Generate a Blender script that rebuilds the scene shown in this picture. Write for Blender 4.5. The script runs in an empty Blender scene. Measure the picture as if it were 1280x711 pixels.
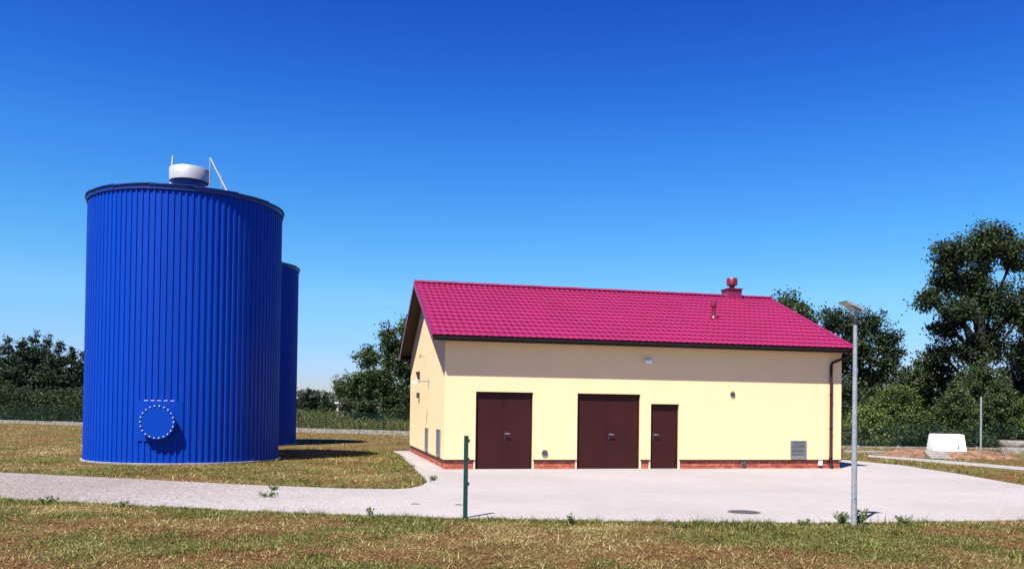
import bpy, math, random
import numpy as np
from mathutils import Vector, Matrix
R = math.radians
rng = np.random.default_rng(7)
random.seed(7)
SC = bpy.context.scene
COL = SC.collection

# ------------------------------------------------------------------ camera
F_PX, PITCH, ROLL, HOR, EYE = 1048.4, .0143, .0132, 512.5, 1.8
PPY = HOR - F_PX * math.tan(PITCH)
CM = Matrix.Rotation(math.pi/2 + PITCH, 3, 'X') @ Matrix.Rotation(ROLL, 3, 'Z')
cd = bpy.data.cameras.new('camera')
cam = bpy.data.objects.new('camera', cd); COL.objects.link(cam)
cam.matrix_world = Matrix.Translation((0, 0, EYE)) @ CM.to_4x4()
cd.sensor_fit = 'HORIZONTAL'; cd.sensor_width = 36; cd.lens = 36 * F_PX / 1280
cd.shift_y = (PPY - 355.5) / 1280
cd.clip_start = .1; cd.clip_end = 6000
SC.camera = cam

# ------------------------------------------------------------------ sky, sun, exposure
SUN_EL, SUN_AZ = R(59), R(180 + 32)      # towards the sun: behind the camera, to its left
world = bpy.data.worlds.new('World'); SC.world = world; world.use_nodes = True
wn = world.node_tree; wn.nodes.clear()
sky = wn.nodes.new('ShaderNodeTexSky'); sky.sky_type = 'NISHITA'; sky.sun_disc = False
sky.sun_elevation = SUN_EL; sky.sun_rotation = SUN_AZ
sky.altitude = 300; sky.air_density = 1.0; sky.dust_density = .25; sky.ozone_density = 3.0
# deep clear-air blue: the sky colour keeps its brightness, its ratio to the strongest channel is raised to a power everywhere alike
def wnode(t, **kw):
    n = wn.nodes.new(t)
    for k, v in kw.items(): setattr(n, k, v)
    return n
sv = wnode('ShaderNodeSeparateColor', mode='HSV'); dv_ = wnode('ShaderNodeVectorMath', operation='DIVIDE')
gm = wnode('ShaderNodeGamma'); gm.inputs['Gamma'].default_value = 2.0
ml_ = wnode('ShaderNodeVectorMath', operation='SCALE')
bg = wnode('ShaderNodeBackground'); bg.inputs['Strength'].default_value = .084
wo = wnode('ShaderNodeOutputWorld')
wn.links.new(sky.outputs[0], sv.inputs[0]); wn.links.new(sky.outputs[0], dv_.inputs[0]); wn.links.new(sv.outputs[2], dv_.inputs[1])
wn.links.new(dv_.outputs[0], gm.inputs['Color']); wn.links.new(gm.outputs[0], ml_.inputs[0]); wn.links.new(sv.outputs[2], ml_.inputs['Scale'])
tcw = wnode('ShaderNodeTexCoord'); sz = wnode('ShaderNodeSeparateXYZ'); tr_ = wnode('ShaderNodeValToRGB'); tm_ = wnode('ShaderNodeVectorMath', operation='MULTIPLY')
SKY_TINT = [(0, (.42, .42, .70)), (.055, (.54, .53, .79)), (.13, (.80, .88, .80)), (.20, (.62, .94, .86)), (.29, (.43, .84, .94)), (.37, (.28, .63, .90)), (.46, (.18, .45, .80)), (1, (.18, .45, .80))]        # by sine of elevation, the same all round
while len(tr_.color_ramp.elements) < len(SKY_TINT): tr_.color_ramp.elements.new(.5)
for e_, (p_, c_) in zip(tr_.color_ramp.elements, SKY_TINT): e_.position = p_; e_.color = (*c_, 1)
wn.links.new(tcw.outputs['Generated'], sz.inputs[0]); wn.links.new(sz.outputs['Z'], tr_.inputs['Fac'])
wn.links.new(ml_.outputs[0], tm_.inputs[0]); wn.links.new(tr_.outputs['Color'], tm_.inputs[1])
wn.links.new(tm_.outputs[0], bg.inputs['Color']); wn.links.new(bg.outputs[0], wo.inputs['Surface'])
sl = bpy.data.lights.new('sun', 'SUN'); sl.energy = 5.0; sl.angle = R(.53); sl.color = (1, .955, .88)
sun = bpy.data.objects.new('sun', sl); COL.objects.link(sun)
to_sun = Vector((math.sin(SUN_AZ)*math.cos(SUN_EL), math.cos(SUN_AZ)*math.cos(SUN_EL), math.sin(SUN_EL)))
sun.rotation_euler = to_sun.to_track_quat('Z', 'Y').to_euler(); sun.location = to_sun * 60
vs = SC.view_settings
vs.view_transform = 'Standard'; vs.look = 'None'; vs.exposure = 1.25; vs.gamma = 1; vs.use_curve_mapping = False

# ------------------------------------------------------------------ pixel -> place
def ray(x, y):
    return CM @ Vector(((x-640)/F_PX, -(y-PPY)/F_PX, -1))
def G(x, y, z=0):
    d = ray(x, y); t = (z-EYE)/d.z
    return Vector((d.x*t, d.y*t, z))
def at(x, y, Y):
    d = ray(x, y)
    return Vector((d.x*Y/d.y, Y, EYE + d.z*Y/d.y))

# ------------------------------------------------------------------ materials
def nd(nt, t, **kw):
    n = nt.nodes.new(t)
    for k, v in kw.items(): setattr(n, k, v)
    return n
def mat(name, col, rough=.6, var=.12, scale=3., col2=None, mix=None, bump=0, bscale=60, metal=0, spec=.5, stretch=None, detail=6, coat=0):
    """Procedural paint / plaster / concrete: base colour broken up by two noises, roughness noise, fine bump."""
    m = bpy.data.materials.new(name); m.use_nodes = True
    nt = m.node_tree; b = nt.nodes['Principled BSDF']
    tc = nd(nt, 'ShaderNodeNewGeometry'); mp = nd(nt, 'ShaderNodeMapping')
    nt.links.new(tc.outputs['Position'], mp.inputs['Vector'])
    if stretch: mp.inputs['Scale'].default_value = stretch
    n1 = nd(nt, 'ShaderNodeTexNoise'); n1.inputs['Scale'].default_value = scale; n1.inputs['Detail'].default_value = detail
    nt.links.new(mp.outputs[0], n1.inputs['Vector'])
    rp = nd(nt, 'ShaderNodeValToRGB')
    c2 = col2 or tuple(c*(1-var*2) for c in col)
    rp.color_ramp.elements[0].position, rp.color_ramp.elements[1].position = mix or (.35, .65)
    rp.color_ramp.elements[0].color = (*c2, 1); rp.color_ramp.elements[1].color = (*col, 1)
    nt.links.new(n1.outputs['Fac'], rp.inputs['Fac'])
    nt.links.new(rp.outputs['Color'], b.inputs['Base Color'])
    b.inputs['Roughness'].default_value = rough; b.inputs['Metallic'].default_value = metal
    b.inputs['Specular IOR Level'].default_value = spec
    b.inputs['Coat Weight'].default_value = coat
    if bump:
        n2 = nd(nt, 'ShaderNodeTexNoise'); n2.inputs['Scale'].default_value = bscale; n2.inputs['Detail'].default_value = 4
        nt.links.new(tc.outputs['Position'], n2.inputs['Vector'])
        bp = nd(nt, 'ShaderNodeBump'); bp.inputs['Strength'].default_value = bump; bp.inputs['Distance'].default_value = .01
        nt.links.new(n2.outputs['Fac'], bp.inputs['Height']); nt.links.new(bp.outputs[0], b.inputs['Normal'])
    return m
def leafmat(name, cols, trans=.35, rough=.55, big=.35, spec=.3, rand=.75, nz=1.1):
    """Foliage: colour differs from leaf to leaf (random per island) and over larger clumps; partly translucent."""
    m = bpy.data.materials.new(name); m.use_nodes = True
    nt = m.node_tree; b = nt.nodes['Principled BSDF']; out = nt.nodes['Material Output']
    g = nd(nt, 'ShaderNodeNewGeometry')
    n1 = nd(nt, 'ShaderNodeTexNoise'); n1.inputs['Scale'].default_value = big; n1.inputs['Detail'].default_value = 3
    nt.links.new(g.outputs['Position'], n1.inputs['Vector'])
    a = nd(nt, 'ShaderNodeMath', operation='MULTIPLY_ADD'); a.inputs[1].default_value = rand
    nt.links.new(g.outputs['Random Per Island'], a.inputs[0])
    s = nd(nt, 'ShaderNodeMath', operation='MULTIPLY_ADD'); s.inputs[1].default_value = nz; s.inputs[2].default_value = .46-nz*.5-rand*.5
    nt.links.new(n1.outputs['Fac'], s.inputs[0]); nt.links.new(s.outputs[0], a.inputs[2])
    rp = nd(nt, 'ShaderNodeValToRGB'); cr = rp.color_ramp
    for i, c in enumerate(cols):
        p = i/(len(cols)-1)
        e = cr.elements[0] if i == 0 else (cr.elements[-1] if i == len(cols)-1 else cr.elements.new(p))
        e.position = p; e.color = (*c, 1)
    nt.links.new(a.outputs[0], rp.inputs['Fac'])
    nt.links.new(rp.outputs[0], b.inputs['Base Color']); b.inputs['Roughness'].default_value = rough
    b.inputs['Specular IOR Level'].default_value = spec
    if trans:
        t = nd(nt, 'ShaderNodeBsdfTranslucent'); nt.links.new(rp.outputs[0], t.inputs['Color'])
        mx = nd(nt, 'ShaderNodeMixShader'); mx.inputs[0].default_value = trans
        nt.links.new(b.outputs[0], mx.inputs[1]); nt.links.new(t.outputs[0], mx.inputs[2])
        nt.links.new(mx.outputs[0], out.inputs['Surface'])
    return m

M = {}
M['plaster'] = mat('cream_plaster', (.80, .555, .315), .85, .012, 1.3, bump=.25, bscale=160, spec=.2)
M['reveal'] = mat('reveal_plaster', (.78, .60, .40), .85, .03, 2, bump=.2, bscale=160, spec=.2)
M['brick'] = mat('clinker_brick', (.42, .085, .045), .6, .18, 9, bump=.2, bscale=90)
M['brick2'] = mat('clinker_brick_orange', (.50, .13, .07), .6, .18, 9, bump=.2, bscale=90)
M['brick3'] = mat('clinker_brick_dark', (.33, .06, .04), .6, .18, 9, bump=.2, bscale=90)
M['mortar'] = mat('brick_mortar', (.42, .27, .2), .9, .1, 20, bump=.2)
M['brown'] = mat('brown_painted_steel', (.036, .0070, .0065), .5, .1, 1.2, spec=.2)
M['darkbrown'] = mat('dark_brown_coated_steel', (.013, .006, .007), .38, .12, 2, spec=.35)
M['soffit'] = mat('brown_soffit_board', (.030, .012, .009), .6, .2, 4, stretch=(1, 1, 6))
M['roof'] = mat('crimson_roof_metal', (.225, .012, .062), .42, .07, .8, col2=(.20, .011, .056), spec=.35)
M['redmetal'] = mat('crimson_sheet_metal', (.20, .010, .062), .35, .1, 2, spec=.5)
M['darkred'] = mat('dark_red_sheet_metal', (.16, .008, .018), .4, .12, 3)
M['blue'] = mat('blue_coated_cladding', (.0006, .040, .335), .5, .05, .6, col2=(.0006, .036, .305), stretch=(1, 1, .12), spec=.12)
M['bluedark'] = mat('blue_roof_metal', (.001, .018, .16), .45, .1, 2)
M['galv'] = mat('galvanised_steel', (.34, .355, .38), .5, .12, 14, metal=.35, bump=.08, bscale=40)
M['cowl'] = mat('light_grey_sheet', (.37, .37, .38), .45, .06, 5, metal=.1, stretch=(1, 1, 8))
M['chrome'] = mat('bright_steel', (.75, .75, .76), .25, .05, 10, metal=.9)
M['bolt'] = mat('zinc_bolt_and_glint', (.85, .85, .86), .35, .05, 10, metal=.3)  # also colours the painted glints above the manhole plate
M['white'] = mat('white_plastic', (.78, .78, .76), .45, .04, 5)
M['whiteshell'] = mat('white_hatch_shell', (.72, .71, .70), .5, .05, 2, bump=.05)
M['grey'] = mat('grey_grille', (.17, .175, .19), .5, .1, 8)
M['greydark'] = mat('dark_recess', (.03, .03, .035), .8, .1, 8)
M['green'] = mat('green_fence_paint', (.005, .036, .031), .4, .12, 8, spec=.5)
M['greenpost'] = mat('dark_green_post', (.004, .022, .015), .5, .1, 8)
M['greenfar'] = mat('green_fence_wire', (.006, .028, .016), .5, .1, 8)
M['black'] = mat('black_plastic', (.015, .015, .016), .5, .1, 8)
M['panel'] = mat('solar_panel_glass', (.05, .06, .10), .18, .1, 8, spec=.6)
M['concrete'] = mat('grey_concrete', (.27, .255, .235), .9, .16, 3, bump=.3, bscale=70)
M['concrete_old'] = mat('weathered_concrete', (.24, .215, .185), .9, .25, 5, bump=.4, bscale=40)
M['iron'] = mat('cast_iron', (.075, .065, .075), .55, .2, 15, bump=.4, bscale=60)
M['bark'] = mat('bark', (.018, .014, .011), .9, .3, 4, stretch=(1, 1, .25), bump=.6, bscale=18)
M['earth'] = mat('reddish_earth', (.20, .105, .06), .95, .3, 3, bump=.9, bscale=14)
M['cream_far'] = mat('pale_shed_wall', (.68, .62, .50), .8, .08, 1)
M['wood'] = mat('dry_twig', (.09, .06, .045), .9, .2, 10)
M['leaf_mid'] = leafmat('leaves_mid_green', [(.008, .016, .005), (.024, .044, .012), (.056, .082, .022), (.115, .140, .048)], .22, spec=.25)
M['leaf_dark'] = leafmat('leaves_dark_green', [(.006, .013, .005), (.016, .031, .010), (.037, .056, .018), (.080, .100, .037)], .2, spec=.25)
M['leaf_light'] = leafmat('leaves_light_green', [(.016, .032, .007), (.055, .090, .020), (.115, .155, .038), (.20, .235, .075)], .25, spec=.25)
M['leaf_pine'] = leafmat('pine_needles', [(.007, .016, .008), (.014, .029, .012), (.026, .044, .017), (.045, .060, .026)], .12, spec=.15)
M['leaf_maize'] = leafmat('maize_leaves', [(.010, .020, .008), (.020, .038, .013), (.038, .056, .020), (.085, .085, .042)], .2, spec=.2)
M['leaf_yellow'] = leafmat('yellowing_leaves', [(.06, .08, .015), (.18, .17, .03), (.34, .28, .05), (.45, .33, .09)], .3)
M['leaf_grey'] = leafmat('grey_green_leaves', [(.08, .10, .06), (.13, .145, .09), (.20, .20, .14), (.27, .25, .18)], .3)
M['weed'] = leafmat('weed_leaves', [(.03, .065, .012), (.06, .11, .02), (.11, .15, .04), (.22, .22, .09)], .3)
M['meadow'] = leafmat('meadow_weeds', [(.030, .050, .013), (.065, .085, .022), (.125, .125, .040), (.17, .105, .045)], .25, big=.25, spec=.1)
M['straw'] = leafmat('dry_straw', [(.060, .037, .013), (.18, .130, .047), (.34, .28, .115), (.56, .49, .26)], .15, .85, .9, .05, .9, .7)
M['grass'] = leafmat('green_grass', [(.016, .022, .005), (.062, .072, .018), (.145, .150, .042), (.33, .32, .125)], .2, .85, .8, .05, .9, .7)
M['thatch'] = leafmat('brown_thatch', [(.030, .012, .006), (.095, .040, .018), (.175, .085, .038), (.32, .21, .11)], .1, .85, .8, .05, .9, .7)

def ground_mat():
    m = bpy.data.materials.new('dry_lawn_soil'); m.use_nodes = True
    nt = m.node_tree; b = nt.nodes['Principled BSDF']
    g = nd(nt, 'ShaderNodeNewGeometry')
    def noise(s, d=6, r=.6):
        n = nd(nt, 'ShaderNodeTexNoise'); n.inputs['Scale'].default_value = s; n.inputs['Detail'].default_value = d
        n.inputs['Roughness'].default_value = r
        nt.links.new(g.outputs['Position'], n.inputs['Vector']); return n
    def ramp(n, els):
        rp = nd(nt, 'ShaderNodeValToRGB'); cr = rp.color_ramp
        while len(cr.elements) < len(els): cr.elements.new(.5)
        for e, (p, c) in zip(cr.elements, els): e.position = p; e.color = (*c, 1)
        nt.links.new(n.outputs['Fac'], rp.inputs['Fac']); return rp
    a = ramp(noise(30, 8, .75), [(.3, (.028, .012, .006)), (.5, (.095, .040, .016)), (.7, (.20, .11, .045))])
    c = ramp(noise(26, 8, .75), [(.3, (.03, .025, .008)), (.5, (.10, .085, .024)), (.7, (.22, .18, .065))])
    k = ramp(noise(.45, 5, .65), [(.40, (0, 0, 0)), (.60, (1, 1, 1))])
    mx = nd(nt, 'ShaderNodeMix', data_type='RGBA')
    nt.links.new(k.outputs[0], mx.inputs['Factor']); nt.links.new(a.outputs[0], mx.inputs['A']); nt.links.new(c.outputs[0], mx.inputs['B'])
    nt.links.new(mx.outputs['Result'], b.inputs['Base Color']); b.inputs['Roughness'].default_value = .95
    b.inputs['Specular IOR Level'].default_value = .1
    bp = nd(nt, 'ShaderNodeBump'); bp.inputs['Strength'].default_value = .8; bp.inputs['Distance'].default_value = .04
    nt.links.new(noise(22, 6, .7).outputs['Fac'], bp.inputs['Height']); nt.links.new(bp.outputs[0], b.inputs['Normal'])
    return m
def paving_mat():
    m = bpy.data.materials.new('concrete_block_paving'); m.use_nodes = True
    nt = m.node_tree; b = nt.nodes['Principled BSDF']
    g = nd(nt, 'ShaderNodeNewGeometry'); mp = nd(nt, 'ShaderNodeMapping'); mp.inputs['Rotation'].default_value = (0, 0, -R(12.55))
    nt.links.new(g.outputs['Position'], mp.inputs['Vector'])
    br = nd(nt, 'ShaderNodeTexBrick'); br.inputs['Scale'].default_value = 1
    br.inputs['Brick Width'].default_value = .2; br.inputs['Row Height'].default_value = .1
    br.inputs['Mortar Size'].default_value = .004; br.inputs['Mortar Smooth'].default_value = .3
    br.inputs['Color1'].default_value = (.315, .288, .282, 1); br.inputs['Color2'].default_value = (.295, .268, .263, 1)
    br.inputs['Mortar'].default_value = (.225, .203, .195, 1)
    nt.links.new(mp.outputs[0], br.inputs['Vector'])
    def noise(s, d=6, r=.6):
        n = nd(nt, 'ShaderNodeTexNoise'); n.inputs['Scale'].default_value = s; n.inputs['Detail'].default_value = d
        n.inputs['Roughness'].default_value = r
        nt.links.new(g.outputs['Position'], n.inputs['Vector']); return n
    def ramp(n, p0, p1, c0, c1):
        rp = nd(nt, 'ShaderNodeValToRGB'); cr = rp.color_ramp
        cr.elements[0].position = p0; cr.elements[1].position = p1
        cr.elements[0].color = (*c0, 1); cr.elements[1].color = (*c1, 1)
        nt.links.new(n.outputs['Fac'], rp.inputs['Fac']); return rp
    def mult(a, bb):
        mx = nd(nt, 'ShaderNodeMix', data_type='RGBA', blend_type='MULTIPLY'); mx.inputs['Factor'].default_value = 1
        nt.links.new(a, mx.inputs['A']); nt.links.new(bb, mx.inputs['B']); return mx.outputs['Result']
    c = mult(br.outputs['Color'], ramp(noise(.25, 5), .35, .65, (.88, .86, .85), (1, 1, 1)).outputs[0])
    c = mult(c, ramp(noise(55, 4, .8), .3, .5, (.72, .70, .68), (1, 1, 1)).outputs[0])
    # blown soil and dead clippings, more of it on the track towards the tanks
    sx = nd(nt, 'ShaderNodeSeparateXYZ'); nt.links.new(g.outputs['Position'], sx.inputs[0])
    mr = nd(nt, 'ShaderNodeMapRange'); mr.inputs['From Min'].default_value = -1; mr.inputs['From Max'].default_value = -9
    mr.inputs['To Min'].default_value = .0; mr.inputs['To Max'].default_value = .17
    nt.links.new(sx.outputs['X'], mr.inputs['Value'])
    ad = nd(nt, 'ShaderNodeMath', operation='SUBTRACT')
    nt.links.new(noise(16, 6, .75).outputs['Fac'], ad.inputs[0]); nt.links.new(mr.outputs[0], ad.inputs[1])
    rp = nd(nt, 'ShaderNodeValToRGB'); cr = rp.color_ramp
    cr.elements[0].position = .30; cr.elements[1].position = .42
    cr.elements[0].color = (.52, .46, .42, 1); cr.elements[1].color = (1, 1, 1, 1)
    nt.links.new(ad.outputs[0], rp.inputs['Fac'])
    c = mult(c, rp.outputs[0])
    nt.links.new(c, b.inputs['Base Color']); b.inputs['Roughness'].default_value = .9; b.inputs['Specular IOR Level'].default_value = .2
    bp = nd(nt, 'ShaderNodeBump'); bp.inputs['Strength'].default_value = .5; bp.inputs['Distance'].default_value = .006
    inv = nd(nt, 'ShaderNodeMath', operation='SUBTRACT'); inv.inputs[0].default_value = 1
    nt.links.new(br.outputs['Fac'], inv.inputs[1]); nt.links.new(inv.outputs[0], bp.inputs['Height'])
    nt.links.new(bp.outputs[0], b.inputs['Normal'])
    return m
M['ground'] = ground_mat(); M['paving'] = paving_mat()

# ------------------------------------------------------------------ mesh helpers
class MB:
    def __init__(s): s.v = []; s.f = []
    def raw(s, vs, fs):
        o = len(s.v); s.v += [tuple(v) for v in vs]; s.f += [tuple(i+o for i in f) for f in fs]; return s
    def box(s, x0, x1, y0, y1, z0, z1):
        return s.raw([(x0,y0,z0),(x1,y0,z0),(x1,y1,z0),(x0,y1,z0),(x0,y0,z1),(x1,y0,z1),(x1,y1,z1),(x0,y1,z1)],
                     [(0,3,2,1),(4,5,6,7),(0,1,5,4),(1,2,6,5),(2,3,7,6),(3,0,4,7)])
    def bevbox(s, x0, x1, y0, y1, z0, z1, b):
        """box with its vertical and top edges chamfered"""
        o = []
        for z, i in ((z0, 0), (z1-b, 0), (z1, b)):
            c = b
            for (x, y, sx, sy) in ((x0,y0,1,1),(x1,y0,-1,1),(x1,y1,-1,-1),(x0,y1,1,-1)):
                pa = (x+sx*(c+i), y+sy*i, z); pb = (x+sx*i, y+sy*(c+i), z)
                o += [pb, pa] if (sx*sy > 0) else [pa, pb]
        f = [tuple(range(7, -1, -1)), tuple(range(16, 24))]
        for r in range(2):
            for k in range(8): f.append((r*8+k, r*8+(k+1) % 8, (r+1)*8+(k+1) % 8, (r+1)*8+k))
        return s.raw(o, f)
    def prism(s, poly, d):
        """closed polygon (3D points) pushed along vector d"""
        n = len(poly); d = Vector(d); a = [Vector(p) for p in poly]; b = [p+d for p in a]
        return s.raw(a+b, [tuple(range(n-1, -1, -1)), tuple(range(n, 2*n))] + [(i, (i+1) % n, n+(i+1) % n, n+i) for i in range(n)])
    def tube(s, path, rad, n=8, cap=True):
        path = [Vector(p) for p in path]; k = len(path)
        rad = [rad]*k if not hasattr(rad, '__len__') else rad
        vs = []; up = None
        for i, p in enumerate(path):
            t = (path[min(i+1, k-1)] - path[max(i-1, 0)]).normalized()
            if up is None: up = Vector((0, 0, 1)) if abs(t.z) < .9 else Vector((1, 0, 0))
            a = t.cross(up).normalized(); b = a.cross(t).normalized(); up = b
            for j in range(n):
                w = 2*math.pi*j/n; vs.append(p + (a*math.cos(w) + b*math.sin(w))*rad[i])
        fs = [(i*n+j, i*n+(j+1) % n, (i+1)*n+(j+1) % n, (i+1)*n+j) for i in range(k-1) for j in range(n)]
        if cap: fs += [tuple(range(n-1, -1, -1)), tuple(range((k-1)*n, k*n))]
        return s.raw(vs, fs)
    def lathe(s, prof, n=48, c=(0, 0), a0=0, a1=2*math.pi):
        full = abs(a1-a0-2*math.pi) < 1e-6; m = n if full else n+1; vs = []
        for r, z in prof:
            for j in range(m):
                w = a0 + (a1-a0)*j/n; vs.append((c[0]+r*math.cos(w), c[1]+r*math.sin(w), z))
        fs = []
        for i in range(len(prof)-1):
            for j in range(n):
                j2 = (j+1) % m; fs.append((i*m+j, i*m+j2, (i+1)*m+j2, (i+1)*m+j))
        return s.raw(vs, fs)
    def disc(s, c, nrm, r, th, n=24):
        nrm = Vector(nrm).normalized()
        return s.tube([Vector(c), Vector(c)+nrm*th], r, n)
    def mesh(s, name, smooth=False):
        me = bpy.data.meshes.new(name); me.from_pydata(s.v, [], s.f); me.update()
        if smooth:
            me.polygons.foreach_set('use_smooth', [True]*len(me.polygons))
            try: me.set_sharp_from_angle(angle=R(40))
            except Exception: pass
        return me
    def build(s, name, m, parent=None, smooth=False):
        me = s.mesh(name, smooth)
        import bmesh
        bm = bmesh.new(); bm.from_mesh(me); bmesh.ops.recalc_face_normals(bm, faces=bm.faces); bm.to_mesh(me); bm.free()
        return link(name, me, m, parent)
def link(name, me, m, parent=None):
    if m is not None and not me.materials: me.materials.append(m)
    o = bpy.data.objects.new(name, me); COL.objects.link(o)
    if parent: o.parent = parent
    return o
def tag(o, label, cat, group=None, kind=None):
    if label: o['label'] = label
    if cat: o['category'] = cat
    if group: o['group'] = group
    if kind: o['kind'] = kind
    return o
def empty(name, loc=(0, 0, 0), rz=0):
    o = bpy.data.objects.new(name, None); COL.objects.link(o); o.location = loc; o.rotation_euler.z = rz
    o.empty_display_size = .2
    return o
def copy_tree(o, parent=None):
    c = o.copy(); COL.objects.link(c); c.parent = parent
    for ch in list(o.children): copy_tree(ch, c)
    return c
def quads(name, V, m, parent=None, nper=4):
    """V: (N*nper,3) numpy array, one polygon for every nper vertices"""
    n = len(V)//nper; me = bpy.data.meshes.new(name)
    me.vertices.add(n*nper); me.vertices.foreach_set('co', np.ascontiguousarray(V, dtype=np.float32).ravel())
    me.loops.add(n*nper); me.loops.foreach_set('vertex_index', np.arange(n*nper, dtype=np.int32))
    me.polygons.add(n); me.polygons.foreach_set('loop_start', np.arange(0, n*nper, nper, dtype=np.int32))
    me.polygons.foreach_set('loop_total', np.full(n, nper, dtype=np.int32))
    me.update(calc_edges=True); me.validate()
    return link(name, me, m, parent)
def unit(n):
    v = rng.normal(size=(n, 3)); return v/np.linalg.norm(v, axis=1)[:, None]
def leaves(P, size, aspect=.55, up=.0):
    """rhombic leaves at points P with random directions"""
    n = len(P); d = unit(n); d[:, 2] -= up; d /= np.linalg.norm(d, axis=1)[:, None]
    w = np.cross(d, unit(n)); w /= np.linalg.norm(w, axis=1)[:, None]
    L = (size*rng.uniform(.6, 1.35, n))[:, None]
    V = np.empty((n, 4, 3)); V[:, 0] = P-d*L*.5; V[:, 1] = P+w*L*aspect*.5; V[:, 2] = P+d*L*.5; V[:, 3] = P-w*L*aspect*.5
    return V.reshape(-1, 3)
def vnoise(x, y, s, seed):
    """smooth value noise 0..1 on a lattice of cell 1/s"""
    r = np.random.default_rng(seed).random((64, 64)); X = x*s; Y = y*s
    i = np.floor(X).astype(int); j = np.floor(Y).astype(int); fx = X-i; fy = Y-j
    fx = fx*fx*(3-2*fx); fy = fy*fy*(3-2*fy); i %= 64; j %= 64; i1 = (i+1) % 64; j1 = (j+1) % 64
    return (r[i, j]*(1-fx)+r[i1, j]*fx)*(1-fy) + (r[i, j1]*(1-fx)+r[i1, j1]*fx)*fy
def inside(px, py, poly):
    c = np.zeros(len(px), bool); n = len(poly)
    for i in range(n):
        x0, y0 = poly[i]; x1, y1 = poly[(i+1) % n]
        t = ((y0 > py) != (y1 > py))
        with np.errstate(divide='ignore', invalid='ignore'): xi = (x1-x0)*(py-y0)/(y1-y0)+x0
        c ^= t & (px < xi)
    return c

# ------------------------------------------------------------------ ground and paving
g = MB(); g.raw([(-2500,-400,0),(2500,-400,0),(2500,4500,0),(-2500,4500,0)], [(0,1,2,3)])
o = g.build('ground', M['ground']); tag(o, 'dry mown ground of brown soil and faded lawn', 'ground', kind='structure')

BA = Vector((-2.009, 24.984, 0)); TH = .2191; W = 13.27; D = 10.31      # building corner, turn, length, depth
BU = Vector((math.cos(TH), math.sin(TH), 0)); BV = Vector((-BU.y, BU.x, 0))
bw = lambda u, v: (BA + BU*u + BV*v).to_tuple()[:2]
PAVE = [(-24, 19.4), (-16, 17.3), (-9.58, 15.76), (-7.03, 15.13), (-4.22, 14.37), (-2.6, 14.1), (-1.03, 13.88), (.3, 13.83), (1.6, 13.79),
        (3.42, 13.72), (5.69, 13.9), (8.96, 14.6), (12.9, 15.5), (13.2, 18), (13.42, 21.96), (13.85, 26), (14.0, 30), (13.5, 32.1), (13.1, 33.1), (10.3, 34.3),
        bw(W+.7, D+.7), bw(-.65, D+.7), (-4.37, 32.94), (-3.45, 28.13), (-2.70, 24.2), (-2.20, 21.6), (-2.05, 20.6), (-2.08, 19.6), (-2.25, 18.95), (-2.6, 18.66),
        (-3.71, 18.66), (-6.22, 19.29), (-9.57, 20.55), (-13.23, 21.74), (-18, 23.4), (-24, 25.6)]
g = MB(); g.prism([(x, y, -.05) for x, y in PAVE], (0, 0, .068))
o = g.build('paving', M['paving']); tag(o, 'pale concrete block paving of the yard and track', 'paving', kind='structure')

RPATH = [G(1085, 568.5), G(1180, 575.5), G(1300, 585.5), G(1300, 589.5), G(1180, 579), G(1085, 571)]
g = MB(); g.prism([(p.x, p.y, -.05) for p in RPATH], (0, 0, .065))
o = g.build('path', M['concrete']); tag(o, 'narrow pale footpath in the lawn before the white hatch', 'path', kind='structure')

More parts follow.
